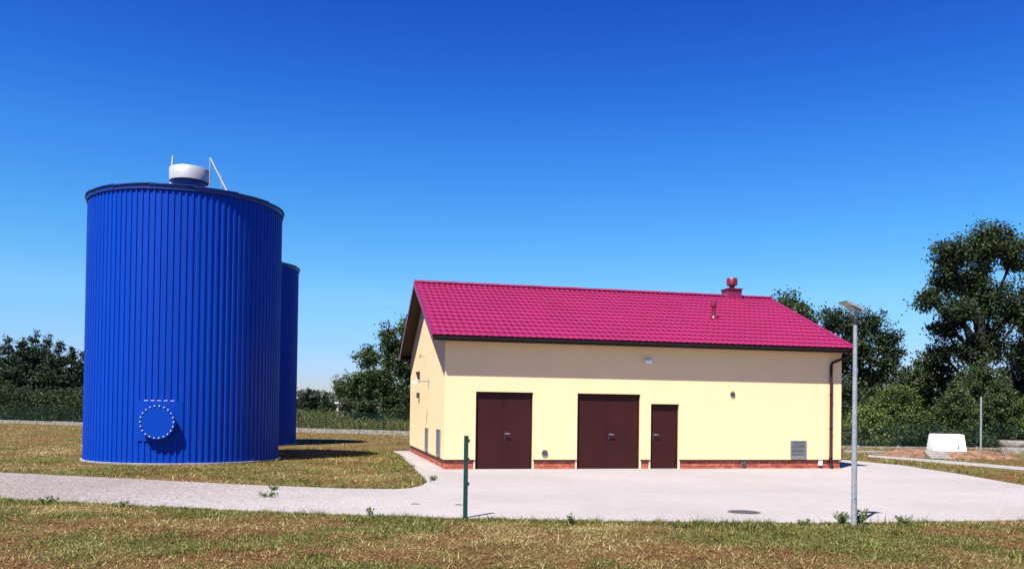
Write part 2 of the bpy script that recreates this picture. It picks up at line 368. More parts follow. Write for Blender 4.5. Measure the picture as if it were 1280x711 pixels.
# ------------------------------------------------------------------ blue tanks
TR, TZ = 3.06, 8.50
def make_tank(loc):
    t = empty('water_tank', loc)
    nr = 104; per = 8; dz = .03; da = 2*math.pi/nr
    sh = MB(); z0, z1 = .03, TZ-.02
    prof = []
    for i in range(per):
        for fa, rr in ((0, 0), (.50, 0), (.58, dz), (.92, dz)):
            prof.append(((i+fa)*da, TR+rr))
    prof.append((per*da, TR)); prof.append((per*da+.3*da, TR+.003))
    vs = []
    for a, r in prof: vs += [(r*math.cos(a), r*math.sin(a), z0), (r*math.cos(a), r*math.sin(a), z1)]
    sh.raw(vs, [(2*i, 2*i+2, 2*i+3, 2*i+1) for i in range(len(prof)-1)])
    me = sh.mesh('cladding_sheet')
    for k in range(nr//per):
        c = link('cladding_sheet', me, M['blue'], t); c.rotation_euler.z = k*per*da
    MB().lathe([(0, 0), (TR-.06, 0), (TR-.06, TZ), (0, TZ)], 64).build('shell', M['bluedark'], t)
    MB().lathe([(TR+.10, -.1), (TR+.10, .045), (TR-.03, .05)], 72).build('base_ring', M['concrete'], t)
    # rim flashing and the shallow roof of overlapping sheets
    MB().lathe([(TR+.035, TZ-.10), (TR+.06, TZ-.10), (TR+.065, TZ+.03), (TR-.05, TZ+.075)], 96).build('rim_flashing', M['bluedark'], t)
    sec = MB()
    n = 6; a1 = 2*math.pi/15
    top = .60
    vs = []; r0 = TR+.10; r1 = .5
    for j in range(n+1):
        a = a1*1.03*j/n; lift = .028*(j/n)
        vs += [(r0*math.cos(a), r0*math.sin(a), TZ+.02+lift), (r0*math.cos(a), r0*math.sin(a), TZ+.05+lift), (r1*math.cos(a), r1*math.sin(a), TZ+.05+top+lift)]
    fs = []
    for j in range(n): fs += [(3*j, 3*j+3, 3*j+4, 3*j+1), (3*j+1, 3*j+4, 3*j+5, 3*j+2)]
    fs += [(0, 1, 2), (3*n, 3*n+2, 3*n+1)]
    sec.raw(vs, fs); me = sec.mesh('roof_sheet')
    for k in range(15):
        c = link('roof_sheet', me, M['bluedark'], t); c.rotation_euler.z = k*a1+.11
    # ventilation cowl
    cw = MB().lathe([(.52, TZ+.50), (.52, TZ+1.05)], 40).build('vent_neck', M['bluedark'], t, True)
    zb = TZ+.93
    MB().lathe([(.50, zb+.02), (.64, zb), (.645, zb+.42), (.63, zb+.44), (.18, zb+.54), (.12, zb+.57), (0, zb+.58)], 48).build('vent_cowl', M['cowl'], t, True)
    # ladder rails standing on the roof
    for (px, py, top_, bx, by) in ((-1.17, 1.44, 2.26, -.75, .2), (.18, 1.44, 2.22, 1.42, -.25)):
        rl = MB(); zr = TZ+.25
        rl.tube([(px, py, zr), (px, py, zr+top_-.25)], .025, 8)
        rl.build('rail_post', M['galv'], t)
        ml = MB(); ml.tube([(px, py, zr+top_-.27), (bx, by, TZ+.5)], .022, 8); ml.build('rail_brace', M['galv'], t)
        m2 = MB(); m2.tube([(px*.35+bx*.65, py*.35+by*.65, TZ+.3), (px*.35+bx*.65, py*.35+by*.65, TZ+.35+(top_*.45))], .022, 8); m2.build('rail_post', M['galv'], t)
    # manhole: flat backing plate, neck, cover with bolts
    am = math.atan2(-3.04, .40)
    pl = MB(); hw = .66/TR; n = 8; rr = TR+dz+.006
    vs = []
    for j in range(n+1):
        a = am-hw+2*hw*j/n
        for z in (.72, 1.93): vs += [(rr*math.cos(a), rr*math.sin(a), z), ((TR-.02)*math.cos(a), (TR-.02)*math.sin(a), z)]
    fs = []
    for j in range(n):
        b = 4*j; fs += [(b, b+4, b+6, b+2), (b+2, b+6, b+7, b+3), (b, b+1, b+5, b+4)]
    fs += [(0, 2, 3, 1), (4*n, 4*n+1, 4*n+3, 4*n+2)]
    pl.raw(vs, fs); pl.build('backing_plate', M['blue'], t)
    for j in range(7):  # pale middle dashes: sunlight caught on the rib ends, put into the colour
        a = am-hw+2*hw*(j+.5)/7
        c = Vector((math.cos(a), math.sin(a), 0)); tv = Vector((-c.y, c.x, 0)); p = c*(TR+dz+.004) + Vector((0, 0, 1.945))
        MB().prism([p-tv*.055, p+tv*.055, p+tv*.055+Vector((0, 0, .016)), p-tv*.055+Vector((0, 0, .016))], c*.010).build('drip_glint', M['blue'] if j in (0, 6) else M['bolt'], t)
    nv = Vector((math.cos(am), math.sin(am), 0)); tv = Vector((-nv.y, nv.x, 0)); c0 = nv*(TR-.05)+Vector((0, 0, 1.31))
    mh = MB().tube([c0, c0+nv*.24], .44, 40).build('manhole', M['blue'], t, True)
    MB().tube([c0+nv*.21, c0+nv*.238], .525, 48).build('flange', M['blue'], mh, True)
    MB().tube([c0+nv*.242, c0+nv*.27], .525, 48).build('cover', M['blue'], mh, True)
    for k in range(22):
        a = 2*math.pi*k/22; p = c0+nv*.27+(tv*math.cos(a)+Vector((0, 0, 1))*math.sin(a))*.485
        MB().tube([p-nv*.01, p+nv*.028], .019, 6).build('bolt', M['bolt'], mh)
    return t
tank = make_tank((-11.131, 28.563, 0))
tag(tank, 'large blue ribbed steel tank with round bolted manhole, nearer of the two', 'tank', 'blue tanks on the lawn')
tk2 = make_tank((-13.58, 40.47, 0)); tk2.rotation_euler.z = R(37)
tag(tk2, 'blue ribbed steel tank mostly hidden behind the nearer tank', 'tank', 'blue tanks on the lawn')

# ------------------------------------------------------------------ utility building
bd = empty('utility_building', BA, TH)
tag(bd, 'cream single-storey utility building with crimson tiled roof and three brown doors', 'building')
DOORS = [(.95, 2.72, 2.35, 1.80), (4.13, 6.19, 2.35, 5.12), (6.545, 7.495, 2.06, None)]
HW = 3.93; TK = .30; ZP = .305
DD = .36; RISE = (6.30-3.975)/(D/2+DD); DL = .40; GB = .28
zr = lambda v: 3.975 + (v+DD)*RISE if v <= D/2 else 3.975 + (D+DD-v)*RISE      # top of roof deck
w = MB()
xs = 0
for x0, x1, h, _ in DOORS:
    w.box(xs, x0, 0, TK, ZP, HW); w.box(x0, x1, 0, TK, h, HW); xs = x1
w.box(xs, W, 0, TK, ZP, HW)
w.box(0, W, D-TK, D, ZP, HW)
for x in (0, W-TK):
    zt = lambda v: zr(v)-.14
    w.prism([(x, TK, ZP), (x, D-TK, ZP), (x, D-TK, zt(D-TK)), (x, D/2, zt(D/2)), (x, TK, zt(TK))], (TK, 0, 0))
w.build('wall', M['plaster'], bd)
for x0, x1, h, _ in DOORS:
    for a, b in ((x0-.045, x0-.002), (x1+.002, x1+.045)): MB().box(a, b, .004, TK, .018, ZP-.002).build('door_jamb', M['reveal'], bd)
segs = [(.03, .95-.045), (2.72+.045, 4.13-.045), (6.19+.045, 6.545-.045), (7.495+.045, W-.03)]
pb = MB()
for a, b in segs: pb.box(a, b, .05, .28, -.1, ZP-.003)
pb.box(.05, .28, .29, D-.03, -.1, ZP-.003); pb.box(W-.28, W-.05, .29, D-.03, -.1, ZP-.003); pb.box(.29, W-.29, D-.28, D-.05, -.1, ZP-.003)
pl = pb.build('plinth', M['mortar'], bd)
tr = MB()
for a, b in segs: tr.box(a-.025, b+.025 if b < W-.1 else W+.012, -.014, .06, ZP-.035, ZP-.004)
tr.box(-.014, .06, .062, D, ZP-.035, ZP-.004)
tr.build('plinth_trim', M['darkbrown'], bd)
bl, bh, joint = .245, .074, .012
bmes = []
for k in ('brick', 'brick2', 'brick3'):
    me = MB().box(0, 1, 0, 1, 0, 1).mesh('brick'); me.materials.append(M[k]); bmes.append(me)
def brick(p, s):
    b = bpy.data.objects.new('brick', random.choice([bmes[0]]*3+[bmes[1]]*2+[bmes[2]])); COL.objects.link(b); b.parent = pl; b.location = p; b.scale = s
for c in range(3):
    z = .012 + c*(bh+joint)
    for a, b in segs:
        x = a - (bl/2 if c % 2 else 0)
        while x < b-.03:
            xa, xb = max(x, a), min(x+bl, b)
            if xb-xa > .03: brick((xa, .028+random.uniform(-.002, .002), z), (xb-xa, .03, bh))
            x += bl+joint
    y = .06 + (bl/2 if c % 2 else 0)
    while y < D-.05:
        brick((.028, y, z), (.03, min(bl, D-.03-y), bh)); y += bl+joint
# doors
for x0, x1, h, mid in DOORS:
    dv = .085
    fr = MB(); z0 = .02
    fr.box(x0+.003, x0+.055, dv, dv+.09, z0, h-.003); fr.box(x1-.055, x1-.003, dv, dv+.09, z0, h-.003); fr.box(x0+.055, x1-.055, dv, dv+.09, h-.055, h-.003)
    fr.box(x0+.003, x1-.003, dv+.092, dv+.12, z0, h-.003)
    dr = fr.build('door', M['brown'], bd)
    lv = [(x0+.058, x1-.058)] if mid is None else [(x0+.058, mid-.004), (mid+.004, x1-.058)]
    for a, b in lv:
        MB().bevbox(a, b, dv+.012, dv+.07, z0+.01, h-.058, .004).build('door_leaf', M['brown'], dr)
    if mid is not None: MB().box(mid-.025, mid+.003, dv+.004, dv+.0115, z0+.02, h-.07).build('cover_strip', M['brown'], dr)
    hx = (x0+.13 if mid is None else mid+.075); hz = 1.07
    hd = MB(); hd.bevbox(hx-.03, hx+.03, dv-.002, dv+.011, hz-.15, hz+.07, .003)
    hd.build('lock_plate', M['black'], dr)
    lev = MB(); s = 1
    lev.tube([(hx, dv+.01, hz+.02), (hx, dv-.05, hz+.02), (hx+.015*s, dv-.06, hz+.02), (hx+.14*s, dv-.06, hz+.02)], .012, 8); lev.build('handle', M['chrome'], dr, True)
    for zz in (.3, h/2, h-.3):
        for xx in ((x1-.052,) if mid is None else (x0+.052, x1-.052)):
            MB().tube([(xx, dv-.006, zz-.06), (xx, dv-.006, zz+.06)], .011, 8).build('hinge', M['darkbrown'], dr)
# roof: deck, pressed tile sheets, ridge caps, verge trims, soffit boards
rf = MB()
x0, x1 = -DL, W+GB
for sgn in (0, 1):
    va, vb = (-DD, D/2) if sgn == 0 else (D+DD, D/2)
    za, zb_ = zr(va), zr(vb)
    rf.prism([(x0, va, za-.11), (x0, vb, zb_-.11), (x0, vb, zb_-.01), (x0, va, za-.01)], (x1-x0, 0, 0))
roof = rf.build('roof', M['soffit'], bd)
ang = math.atan(RISE); SL = (D/2+DD)/math.cos(ang); NR = 15; wv = .2; NW = 6; rowl = (SL+.03)/NR
nsh = round((x1-x0)/(NW*wv)); shw = (x1-x0)/nsh; wv = shw/NW
sh = MB(); cols = NW*8; vs = []; rows = []
for r in range(NR):
    s0 = r*rowl; rows += [(s0, .030), (s0+.035, .031), (s0+rowl*.55, .015), (s0+rowl*.999, .0)]
for s_, lift in rows:
    for i in range(cols+1):
        x = shw*i/cols; ph = 2*math.pi*x/wv
        wave = .030*(.5+.5*math.cos(ph))**.8
        bend = -.055*(.5+.5*math.cos(ph))          # lower edges dip on the crowns: scalloped course lines
        vs.append((x, s_+bend-.035, wave+lift))
n1 = cols+1
sh.raw(vs, [(r*n1+i, r*n1+i+1, (r+1)*n1+i+1, (r+1)*n1+i) for r in range(len(rows)-1) for i in range(cols)])
me = sh.mesh('roof_sheet', False)
me.polygons.foreach_set('use_smooth', [True]*len(me.polygons)); me.set_sharp_from_angle(angle=R(35))
for side in (0, 1):
    for k in range(nsh):
        c = link('roof_sheet', me, M['roof'], roof)
        if side == 0: c.location = (x0+k*shw, -DD, zr(-DD)+.004); c.rotation_euler = (ang, 0, 0)
        else: c.location = (x1-k*shw, D+DD, zr(D+DD)+.004); c.rotation_euler = (ang, 0, math.pi)
zt = zr(D/2)
nc = 9; cl = (x1-x0+.04)/nc
for k in range(nc):
    rc = MB(); a = x0-.02+k*cl; b = a+cl+.03; pts = []
    for j in range(9):
        q = math.pi*j/8; pts.append((math.cos(q)*.13, math.sin(q)*.085))
    p0 = [(a, D/2+y, zt+.02+z) for y, z in pts]; p1 = [(b, D/2+y*1.04, zt+.023+z*1.04) for y, z in pts]
    rc.raw(p0+p1, [(j, j+1, 10+j, 9+j) for j in range(8)] + [tuple(range(8, -1, -1)), tuple(range(9, 18))])
    rc.build('ridge_cap', M['redmetal'], roof, True)
for x, s in ((x0, -1), (x1, 1)):
    for va in (-DD-.03, D+DD+.03):
        z = lambda v: 3.975+(min(v, D-v)+DD)*RISE
        tm = MB(); xa, xb = (x-.045, x+.10) if s < 0 else (x-.10, x+.045)
        yb = D/2
        tm.prism([(xa, va, z(va)+.035), (xb, va, z(va)+.05), (xb, va, z(va)+.035), (xa+.004*0, va, z(va)+.02)], (0, yb-va, z(yb)-z(va)))
        xo = xa if s < 0 else xb-.012
        tm.prism([(xo, va, z(va)-.15), (xo+.012, va, z(va)-.15), (xo+.012, va, z(va)+.03), (xo, va, z(va)+.03)], (0, yb-va, z(yb)-z(va)))
        tm.build('verge_trim', M['redmetal'], roof)
nb = 17
for x, s in ((x0, 1), (x1, -1)):
    for side in (0, 1):
        for k in range(nb):
            va = -DD+.02+(D/2+DD-.04)*k/nb; vb = -DD+.02+(D/2+DD-.04)*(k+1)/nb-.014
            if side: va, vb = D-va, D-vb
            xa, xb = (x+.0, -.004) if s > 0 else (W+.004, x)
            zz = lambda v: 3.975+(min(v, D-v)+DD)*RISE
            MB().prism([(xa, va, zz(va)-.128), (xa, vb, zz(vb)-.128), (xa, vb, zz(vb)-.112), (xa, va, zz(va)-.112)], (xb-xa, 0, 0)).build('soffit_board', M['soffit'], roof)
fb = MB(); fb.box(x0+.01, x1-.01, -DD-.02, -DD+.005, 3.83, 3.955); fb.build('fascia_board', M['darkbrown'], roof)
fb = MB(); fb.box(x0+.01, x1-.01, D+DD-.005, D+DD+.02, 3.83, 3.955); fb.build('fascia_board', M['darkbrown'], roof)
MB().box(x0+.01, x1-.01, -DD+.006, -.002, 3.845, 3.862).build('soffit', M['soffit'], roof)
MB().box(x0+.01, x1-.01, D+.002, D+DD-.006, 3.845, 3.862).build('soffit', M['soffit'], roof)
for v, s in ((-DD-.022, -1), (D+DD+.022, 1)):
    gt = MB(); pr = []
    for j in range(13):
        q = math.pi*j/12; pr.append((math.cos(q)*.050, -math.sin(q)*.075))
    pr2 = [(y*.93, z*.93) for y, z in reversed(pr)]
    gt.prism([(x0+.02, v+s*.052+y, 3.955+z) for y, z in pr+pr2], (x1-x0-.0, 0, 0)); gt.build('gutter', M['darkbrown'], bd)
dp = MB(); pv = -.075
dp.tube([(W+.10, -DD-.09, 3.90), (W+.10, -DD-.09, 3.80), (W+.02, -DD+.02, 3.72), (12.88, pv, 3.50), (12.84, pv, 3.40), (12.84, pv, .10), (12.84, pv-.05, .045), (12.84, pv-.10, .035)], .045, 12)
dpo = dp.build('downpipe', M['brown'], bd, True)
for z in (.35, 1.3, 2.4, 3.3): MB().lathe([(.047, z), (.054, z+.005), (.054, z+.05), (.047, z+.055)], 14, (12.84, pv)).box(12.83, 12.85, pv+.03, .001, z+.015, z+.035).build('pipe_clip', M['darkbrown'], dpo)
MB().lathe([(.047, .23), (.062, .24), (.062, .34), (.047, .35)], 14, (12.84, pv)).build('cleanout', M['brown'], dpo)
# louvred vents
def louvre(u0, u1, z0, z1, wallside='front', n=11):
    def T(a, d, z): return (a, -d, z) if wallside == 'front' else (-d, a, z)
    def bx(m, a0, a1, d0, d1, z0, z1):
        p = T(a0, d0, z0), T(a1, d1, z1); m.box(min(p[0][0], p[1][0]), max(p[0][0], p[1][0]), min(p[0][1], p[1][1]), max(p[0][1], p[1][1]), z0, z1)
    f = MB(); fwd = .035
    bx(f, u0, u0+.045, 0, fwd, z0, z1); bx(f, u1-.045, u1, 0, fwd, z0, z1); bx(f, u0+.045, u1-.045, 0, fwd, z0, z0+.045); bx(f, u0+.045, u1-.045, 0, fwd, z1-.045, z1)
    fo = f.build('vent_grille', M['grey'], bd)
    k = MB(); bx(k, u0+.045, u1-.045, .001, .004, z0+.045, z1-.045); k.build('recess', M['greydark'], fo)
    hz = (z1-z0-.09)/n
    for i in range(n):
        a = z0+.045+hz*i
        s = MB(); p = [T(u0+.046, .034, a+hz*.12), T(u0+.046, .030, a+hz*.05), T(u0+.046, .006, a+hz*.62), T(u0+.046, .010, a+hz*.70)]
        dvec = Vector(T(u1-.046, 0, 0)) - Vector(T(u0+.046, 0, 0))
        s.prism(p, dvec); s.build('slat', M['grey'], fo)
louvre(11.41, 11.98, .38, .93)
louvre(.73, 1.58, .36, 1.18, 'left', 13)
louvre(3.85, 4.65, .34, 1.15, 'left', 13)
def roundvent(u, z, r, d0=0):
    o = MB().tube([(u, d0-.001, z), (u, d0-.03, z)], r, 24).build('round_vent', M['grey'], bd)
    for k in (-2, -1, 0, 1, 2):
        hw_ = math.sqrt(max(.0001, (r*.86)**2-(k*r*.3)**2)); MB().box(u-hw_, u+hw_, d0-.036, d0-.031, z+k*r*.3-r*.055, z+k*r*.3+r*.055).build('vent_slot', M['greydark'], o)
roundvent(3.10, .51, .10); roundvent(9.33, 2.41, .085); roundvent(9.76, .165, .085, .03)
MB().bevbox(12.445, 12.575, -.03, .05, .12, .275, .006).build('socket_box', M['white'], bd)
# flood light over the doors
fl = MB().box(6.37, 6.43, -.06, -.001, 3.30, 3.42).build('flood_light', M['grey'], bd)
h_ = MB(); h_.prism([(6.30, -.06, 3.45), (6.30, -.17, 3.42), (6.30, -.16, 3.29), (6.30, -.08, 3.31)], (.21, 0, 0)); h_.build('lamp_housing', M['white'], fl)
MB().prism([(6.315, -.158, 3.288), (6.315, -.085, 3.306), (6.315, -.086, 3.298), (6.315, -.159, 3.280)], (.18, 0, 0)).build('lamp_glass', M['cowl'], fl)
# fittings on the gable wall
def gb(name, m, mb): return mb.build(name, m, bd, True)
gb('sensor_bracket', M['grey'], MB().tube([(.0, 5.25, 3.68), (-.17, 5.25, 3.70)], .014, 8).tube([(-.17, 5.25, 3.76), (-.17, 5.25, 3.62)], .022, 8))
la = gb('lamp_arm', M['galv'], MB().tube([(0, 3.9, 2.66), (-.03, 3.9, 2.76), (-.40, 3.9, 2.78), (-.47, 3.9, 2.74)], .022, 10))
MB().bevbox(-.58, -.40, 3.84, 3.96, 2.66, 2.74, .01).build('lamp_head', M['white'], la)
MB().box(-.012, 0, 3.84, 3.96, 2.52, 2.82).build('mounting_plate', M['grey'], la)
wl = MB().prism([(0, 6.75, 2.88), (0, 6.75, 3.22), (-.14, 6.75, 3.20), (-.05, 6.75, 2.92)], (0, .28, 0)).build('wall_lamp', M['soffit'], bd)
MB().bevbox(-.09, 0, 6.75, 7.1, 2.22, 2.42, .006).build('junction_box', M['greydark'], bd)
# chimney and vent pipe
ch = MB().box(11.63, 12.20, D/2-.28, D/2+.28, zt-.15, zt+.27).build('chimney', M['redmetal'], bd)
MB().bevbox(11.59, 12.24, D/2-.32, D/2+.32, zt+.272, zt+.32, .01).build('chimney_cap', M['darkred'], ch)
MB().lathe([(.115, zt+.321), (.10, zt+.50)], 20, (11.925, D/2)).build('cowl_neck', M['darkred'], ch, True)
MB().lathe([(.13, zt+.46), (.205, zt+.47), (.205, zt+.72), (.19, zt+.74), (0, zt+.76)], 24, (11.925, D/2)).build('cowl', M['darkred'], ch, True)
pz = zr(2.25)
vp = MB().lathe([(.15, pz-.03), (.13, pz+.06), (.075, pz+.12), (.065, pz+.46)], 20, (9.75, 2.25)).build('vent_pipe', M['darkred'], bd, True)
MB().lathe([(.07, pz+.42), (.10, pz+.44), (.10, pz+.56), (.09, pz+.60), (0, pz+.61)], 20, (9.75, 2.25)).build('vent_cap', M['darkred'], vp, True)
MB().box(9.56, 9.94, 2.02, 2.48, pz-.10, pz+.02).build('base_flashing', M['roof'], vp)

# ------------------------------------------------------------------ things in the foreground
p = G(1067.3, 657)
sp = empty('solar_lamp_post', (p.x, p.y, 0))
tag(sp, 'slim grey metal lamp post with small tilted solar panel on top', 'lamp post')
MB().tube([(0, 0, -.1), (0, 0, .05), (0, 0, 1.6), (0, 0, 3.30)], [.047, .046, .040, .031], 20).build('pole', M['galv'], sp, True)
MB().bevbox(-.025, .025, -.052, -.03, .45, .72, .004).build('hatch', M['galv'], sp)
MB().lathe([(.033, 3.27), (.045, 3.28), (.045, 3.36), (.033, 3.37)], 16).build('collar', M['black'], sp, True)
MB().tube([(0, 0, 3.36), (0, 0, 3.50)], .026, 12).build('neck', M['galv'], sp, True)
hd = MB(); hd.prism([(-.22, -.10, 3.63), (.10, -.10, 3.52), (.09, -.10, 3.49), (-.21, -.10, 3.605)], (0, .24, 0))
hd.prism([(-.10, -.07, 3.557), (.07, -.07, 3.497), (.05, -.07, 3.465), (-.03, -.07, 3.475)], (0, .18, 0))
ho = hd.build('lamp_head', M['cowl'], sp)
sp_ = MB(); sp_.prism([(-.215, -.095, 3.6325), (.095, -.095, 3.526), (.095, -.095, 3.530), (-.215, -.095, 3.6365)], (0, .23, 0)); sp_.build('solar_panel', M['panel'], ho)
sp.rotation_euler.z = R(12)

p = G(581.5, 648)
fp = empty('fence_post', (p.x, p.y, 0), R(-8))
tag(fp, 'single dark green metal fence post at the edge of the paving', 'post')
MB().bevbox(-.033, .033, -.033, .033, -.1, 1.345, .005).build('post', M['green'], fp)
MB().bevbox(-.037, .037, -.037, .037, 1.346, 1.372, .008).build('post_cap', M['green'], fp)
for z in (.55, .95, 1.26): MB().box(.034, .058, -.02, .02, z, z+.055).build('clamp', M['green'], fp)

p = G(930, 641)
mc = empty('manhole_cover', (p.x, p.y, .018))
tag(mc, 'dark round cast-iron manhole cover set in the paving', 'manhole cover')
MB().lathe([(.245, .0), (.245, .006), (.29, .006), (.30, -.02)], 40).build('frame', M['iron'], mc)
ld = MB().lathe([(0, .007), (.236, .007), (.24, -.02)], 40); ld = ld.build('lid', M['iron'], mc)
for k in range(5):
    for j in range(5):
        x, y = (k-2)*.085, (j-2)*.085
        if x*x+y*y < .045: MB().box(x-.03, x+.03, y-.03, y+.03, .0065, .012).build('raised_stud', M['iron'], ld)

for i, (px, py, L, rz, lb) in enumerate(((519.5, 630, .17, .1, 'short dry twig shape in place of a dark mark on the paving by the lawn corner'), (574, 631, .15, -.1, 'short dry twig shape in place of a dark mark on the paving left of the green post'))):
    q = G(px, py, .018)
    tw = MB(); tw.tube([(-L/2, 0, .008), (-L*.1, .012, .012), (L*.2, -.008, .009), (L/2, .01, .007)], [.007, .008, .007, .004], 6).tube([(0, 0, .011), (L*.15, .05, .008)], [.005, .003], 5)  # twig shape stands in for a short dark mark on the paving
    o = tw.build('twig', M['wood']); o.location = q; o.rotation_euler.z = rz; tag(o, lb, 'twig', 'twig shapes for dark marks on the paving')

# ------------------------------------------------------------------ fences
def mesh_panel(wd, h, z0):
    m = MB(); t = .0035
    n = int(wd/.05)
    for i in range(n+1):
        x = wd*i/n; m.raw([(x-t, 0, z0), (x+t, 0, z0), (x, t*1.7, z0), (x-t, 0, h), (x+t, 0, h), (x, t*1.7, h)], [(0, 1, 4, 3), (1, 2, 5, 4), (2, 0, 3, 5)])
    for k in range(7):
        z = z0+.05+(h-z0-.1)*k/6; m.box(0, wd, -.006, .0, z-.004, z+.004)
    return m.mesh('mesh_panel')
def fence(pts, sp, h, kz, label, group=None):
    a = Vector(pts[0]); b = Vector(pts[1]); d = (b-a); n = int(d.length/sp); ang_ = math.atan2(d.y, d.x)
    f = empty('mesh_fence', (a.x, a.y, 0), ang_); tag(f, label, 'fence')
    me = mesh_panel(sp-.07, h-.05, kz+.03); me.materials.append(M['greenfar'])
    po = MB().bevbox(-.032, .032, -.032, .032, -.1, h, .005).mesh('post'); po.materials.append(M['greenpost'])
    bo = MB().bevbox(.045, sp-.045, -.03, .03, -.1, kz, .008).mesh('base_board'); bo.materials.append(M['concrete_old'])
    st = MB().bevbox(-.06, .06, -.075, -.04, -.1, kz+.04, .008).mesh('board_holder'); st.materials.append(M['concrete'])
    for i in range(n+1):
        o = link('post', po, None, f); o.location.x = i*sp
        o = link('board_holder', st, None, f); o.location.x = i*sp
        if i < n:
            o = link('mesh_panel', me, None, f); o.location = (i*sp+.035, -.015, 0)
            o = link('base_board', bo, None, f); o.location.x = i*sp
            o.location.z = random.uniform(-.02, .012)
fence([(-53.5, 80.4), (-3, 54.9)], 2.5, 1.55, .30, 'green wire mesh fence on concrete boards along the far left lawn')
fence([(14.5, 45.6), (40, 46.6)], 2.2, 1.35, .10, 'green wire mesh fence before the trees on the right')

# ------------------------------------------------------------------ right background: mound, hatch, steps, rings, pole
def smooth_bump(u): return max(0, 1-u*u)**2
mc_ = G(1187, 569); mx, my = 19.3, 37.2
md = MB(); nx, ny = 46, 20; vs = []; fs = []
hn = np.random.default_rng(3)
for j in range(ny+1):
    for i in range(nx+1):
        x = -2.9+5.8*i/nx; y = -1.9+3.8*j/ny
        ux = max(0, abs(x)-1.35)/1.5; uy = max(0, abs(y)-.75)/1.1; k = max(0, 1-math.hypot(ux, uy)**1.4)
        z = .30*k + (hn.normal()*.03 if .03 < k < .97 else 0) + .04*k*math.sin(x*3.1+y*2)
        if abs(x) < 1.1 and abs(y) < .9: z = min(z, .27)
        vs.append((x, y, z-.015)); 
for j in range(ny):
    for i in range(nx): q = j*(nx+1)+i; fs.append((q, q+1, q+nx+2, q+nx+1))
md.raw(vs, fs); o = md.build('earth_mound', M['earth']); o.location = (mx, my, 0); o.rotation_euler.z = R(-12)
tag(o, 'low bank of bare reddish earth around the white hatch', 'mound', kind='structure')
hb = empty('access_hatch', (mx+.0, my+.05, .24), R(-10))
tag(hb, 'white tapered access hatch standing on the earth mound on the right', 'hatch')
hh = MB(); a, b, tp, h = .68, .55, .09, .76; lay = [(0, 0, 0), (.03, .0, 0), (h-.04, tp, 0), (h-.01, tp+.015, 0), (h, tp+.05, 0)]; vs = []
for z, ins, _ in lay:
    A_, B_ = a-ins, b-ins*.8
    for k in range(4):
        cx, cy = ((-1, -1), (1, -1), (1, 1), (-1, 1))[k]
        for q in range(5):
            w_ = math.pi*(1+k*.5)+math.pi/2*q/4; rr = .03; vs.append((cx*(A_-rr)+rr*math.cos(w_), cy*(B_-rr)+rr*math.sin(w_), z))
n = 20; fs = [(r*n+i, r*n+(i+1) % n, (r+1)*n+(i+1) % n, (r+1)*n+i) for r in range(len(lay)-1) for i in range(n)] + [tuple(range((len(lay)-1)*n, len(lay)*n)), tuple(range(n-1, -1, -1))]
hh.raw(vs, fs); hh.build('shell', M['whiteshell'], hb, True)
MB().bevbox(-.80, .80, -.70, .70, -.12, -.002, .02).build('base_slab', M['concrete'], hb)
MB().bevbox(.30, .36, -.56, -.52, .12, .26, .006).build('latch', M['grey'], hb)
MB().box(.14, .148, -.5535, -.50, .04, .64).build('panel_joint', M['grey'], hb)
stp = empty('garden_steps', (17.95, 34.95, 0), R(-13)); tag(stp, 'short flight of pale concrete steps leading up to the white hatch', 'steps')
for k in range(4):
    MB().bevbox(-.42, .42, k*.36, k*.36+.40, -.05, .07*(k+1), .012).build('step', M['concrete'], stp)
q = G(1226, 563)
gp = empty('metal_pole', (q.x, q.y, 0)); tag(gp, 'thin grey metal pole standing alone right of the white hatch', 'pole')
MB().tube([(0, 0, -.1), (0, 0, 2.86)], [.052, .045], 12).build('pole', M['galv'], gp, True); MB().lathe([(.0, 2.90), (.05, 2.88), (.055, 2.84)], 12).build('cap', M['black'], gp)
q = G(1272, 567)
cr_ = empty('concrete_well', (q.x+.25, q.y+.5, 0)); tag(cr_, 'weathered well of two stacked concrete rings at the right edge', 'well')
for z0 in (0, .33):
    MB().lathe([(.62, z0-.05 if z0 == 0 else z0), (.735, z0-.05 if z0 == 0 else z0), (.75, z0+.02), (.75, z0+.28), (.735, z0+.30), (.62, z0+.30), (.62, z0)], 36).build('ring', M['concrete_old'], cr_, True)
kb = empty('kerb', (0, 0, 0)); tag(kb, 'row of pale kerb stones lying along the lawn left of the hatch', 'kerb')
for k in range(6):
    a = G(1056, 565.5)+Vector((1, .02, 0))*(k*1.02)
    MB().bevbox(a.x, a.x+.98, a.y, a.y+.14, -.1, .10+random.uniform(-.01, .01), .012).build('kerb_stone', M['concrete'], kb)

# ------------------------------------------------------------------ far shed between trees
q = at(440, 507, 98)
sd = empty('far_shed', (q.x, q.y, 0), R(6)); tag(sd, 'small pale flat-roofed shed half hidden by bushes far behind the fence', 'shed')
MB().box(-1.75, 1.75, 0, 3, -.1, 2.30).build('wall', M['cream_far'], sd)
MB().box(-1.95, 1.95, -.25, 3.2, 2.302, 2.48).build('roof', M['whiteshell'], sd)
wd_ = MB().box(-.9, -.1, -.03, -.001, .9, 1.9).build('window', M['white'], sd); MB().box(-.83, -.17, -.036, -.031, .97, 1.83).build('pane', M['panel'], wd_)

